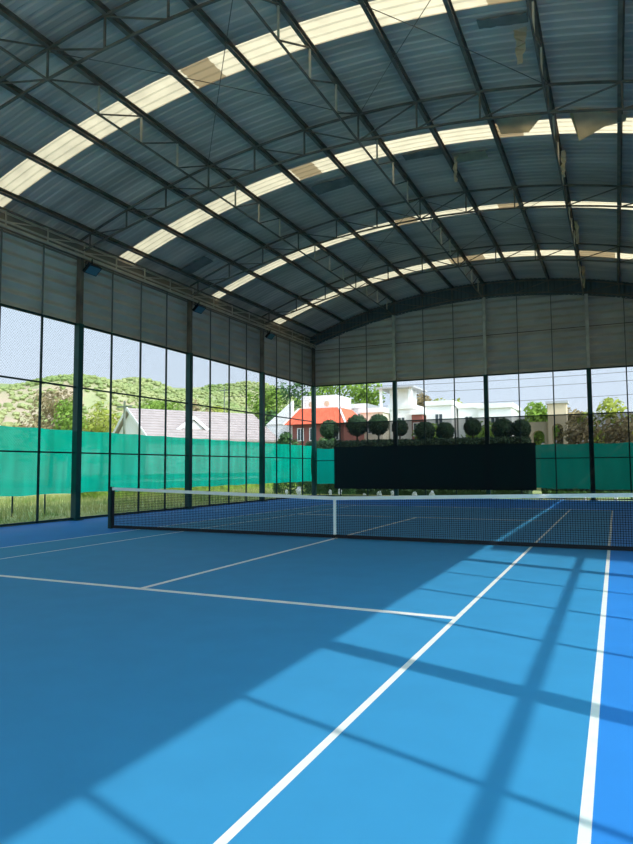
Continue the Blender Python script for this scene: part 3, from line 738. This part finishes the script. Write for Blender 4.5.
# red roofed house
e = empty('red_roof_house', (-20, 44, -.15), 'white house with a sloping red tiled roof seen at the far left corner', 'house')
blk(e, 'wall', m_brick, -22.8, -17.4, 42.6, 48, -.15, 5.75)
s = MB(); lo, hi = 5.72, 7.35; P = [(-23.5,42,lo),(-17.0,42,lo),(-17.0,48.6,lo),(-23.5,48.6,lo)]; Q = [(-22.6,43.6,hi),(-18.3,43.6,hi),(-18.3,47,hi),(-22.6,47,hi)]
s.add(P+Q, [(3,2,1,0),(4,5,6,7),(0,1,5,4),(1,2,6,5),(2,3,7,6),(3,0,4,7)])
for k in range(14):
    f = k/14; a = Vector(P[0]).lerp(Vector(P[1]), f); b2 = Vector(Q[0]).lerp(Vector(Q[1]), f); s.bar(a, b2, .05)
s.build('roof', m_red, e)
for k in (0, 1):
    s = MB(); s.bar(Vector(P[k]), Vector(Q[k]), .16); s.build('hip_ridge', m_white, e)
blk(e, 'upper_tower', m_white, -23.0, -19.2, 45.0, 49, 5.5, 8.75); blk(e, 'side_wing', m_white, -26.2, -23.2, 43.5, 48, -.15, 5.9)
s = MB(); s.tube([(-21.9, 44.98, 7.9), (-21.9, 45.02, 7.9)], .28, 16); s.build('round_vent', m_arch, e)
s = MB(); s.tube([(-20.2, 44.98, 7.9), (-20.2, 45.02, 7.9)], .28, 16); s.build('round_vent', m_arch, e)
s = MB(); s.prism([(-26.2,43.4,5.9),(-23.2,43.4,5.9),(-23.2,43.4,8.2)], (0, .3, 0), 1); s.build('raked_wall', m_white, e)
for x0 in (-22.2, -20.9, -19.3, -18.5): win(e, x0, x0+.55, 42.6, 4.2, 5.3)
# white modern houses
def modern(x0, x1, y, h, label, seed, mm=m_white, parap=True, over=None):
    rnd = random.Random(seed); e = empty('flat_roof_house', ((x0+x1)/2, y+3, -.15), label, 'house', 'white flat-roofed houses')
    blk(e, 'wall', mm, x0, x1, y, y+6, -.15, h)
    if parap:
        s = MB(); s.box((x0-.15, y-.15, h-.12), (x1+.15, y+.1, h+.35)); s.box((x0-.15, y+.1, h-.12), (x0+.1, y+6, h+.35)); s.box((x1-.1, y+.1, h-.12), (x1+.15, y+6, h+.35)); s.build('parapet', m_white, e)
    w_ = (x1-x0); n = max(1, int(w_/1.6))
    for k in range(n):
        a = x0 + w_*(k+.5)/n
        for zz in (h-2.2, h-5.0):
            if zz > .5: win(e, a-.35, a+.35, y, zz, zz+1.2)
    if over:
        ox0, ox1, oz = over; s = MB(); s.box((ox0, y-1.2, oz), (ox1, y+4, oz+.16)); s.build('roof_slab', m_greyb, e)
        s = MB(); s.box((ox0+.3, y-.9, h), (ox0+.55, y-.65, oz)); s.build('terrace_pillar', m_white, e)
        s = MB(); s.box((ox1-.55, y-.9, h), (ox1-.3, y-.65, oz)); s.build('terrace_pillar', m_white, e)
        blk(e, 'roof_room', m_white, ox0+1.1, ox1-.9, y, y+3, h, oz)
    return e
modern(-20.6, -17.9, 50, 7.9, 'white flat-roofed house directly right of the red roof', 1)
modern(-17.8, -15.4, 48, 7.2, 'lower white flat-roofed house with terrace behind the topiary', 2, m_cream)
modern(-15.3, -12.9, 50, 7.6, 'tall white house with a projecting roof slab behind the far column', 3, over=(-16.4, -12.4, 9.55))
modern(-12.7, -11.6, 49, 6.9, 'narrow dull red house wall right of the far column', 4, m_brick)
modern(-11.5, -8.9, 50, 7.8, 'white flat-roofed house right of the dull red one', 5)
modern(-8.7, -6.6, 52, 7.6, 'white flat-roofed house behind the bright green tree', 6)
modern(-6.3, -3.2, 50, 7.3, 'long low white house right of the centre column', 7)
# arched building
e = empty('arched_building', (1.2, 46, -.15), 'sand coloured tower with arched openings behind the black mesh', 'building')
def arch_wall(x0, x1, z0, z1, y, yb, ar):
    s = MB(); w_ = x1-x0; cx = (x0+x1)/2; r = ar; zs = z0 + (z1-z0)*.38; n = 12
    pts_o = [(x0, zs)] + [(x0, z1), (x1, z1), (x1, zs)]
    for yy in (y,):
        A_ = [(cx - r*math.cos(math.pi*i/n), zs + r*math.sin(math.pi*i/n)) for i in range(n+1)]
        for i in range(n):
            (xa, za), (xb, zb2) = A_[i], A_[i+1]
            s.prism([(xa, y, za), (xb, y, zb2), (xb, y, z1), (xa, y, z1)], (0, yb-y, 0), 1)
        s.box((x0, y, z0), (cx-r, yb, z1)); s.box((cx+r, y, z0), (x1, yb, z1))
    return s
arch_wall(0.5, 2.0, 3.4, 6.9, 45, 46.5, .45).build('arch_tower', m_arch, e)
blk(e, 'tower_base', m_arch, 0.5, 2.0, 45, 46.5, -.15, 3.4); blk(e, 'tower_cap', m_greyb, .35, 2.15, 44.85, 46.65, 6.9, 7.1)
arch_wall(-1.2, 0.5, 3.4, 5.4, 45.4, 46.4, .5).build('arch_wing', m_arch, e); blk(e, 'wing_base', m_arch, -1.2, .5, 45.4, 46.4, -.15, 3.4)

# poles and cables
def pole(x, y, h, label):
    e = empty('utility_pole', (x, y, -.15), label, 'utility pole', 'utility poles')
    s = MB(); s.tube([(x, y, -.2), (x, y, h)], .12, 10, .08); s.build('shaft', m_concrete, e)
    s = MB(); s.box((x-.7, y-.05, h-.5), (x+.7, y+.05, h-.38)); s.build('crossarm', m_concrete, e)
pole(-28.0, 24.8, 6.7, 'pale utility pole in front of the white gable end')
pole(-42.0, 60.0, 12.5, 'utility pole behind the beige roof holding the cables'); pole(24.0, 60.0, 12.0, 'utility pole beyond the right edge of the picture')
for k, (za, zb2, l) in enumerate(((12.1, 11.6, 'uppermost cable across the sky beyond the far fence'), (11.2, 10.7, 'middle cable across the sky beyond the far fence'), (9.6, 9.3, 'lowest cable across the sky beyond the far fence'))):
    s = MB(); pts = [(-42+66*i/24, 60, za+(zb2-za)*i/24 - 0.7*math.sin(math.pi*i/24)) for i in range(25)]
    s.tube(pts, .022, 6); tag(s.build('overhead_cable', m_cable), l, 'cable', 'overhead cables')
# outer fence posts on the grass
FPL = ['nearest the camera', 'leftmost in view', 'next to the leftmost one', 'before the nearest column', 'beyond the nearest column']
for i, (x, y) in enumerate(((-14, 2.1), (-14, 3.3), (-14, 4.75), (-14, 6.4), (-14, 8.2))):
    s = MB(); s.tube([(x, y, -.2), (x, y, .62)], .03, 8); tag(s.build('field_post', m_mull), 'short dark post in the grass outside, ' + FPL[i], 'post', 'short field posts')
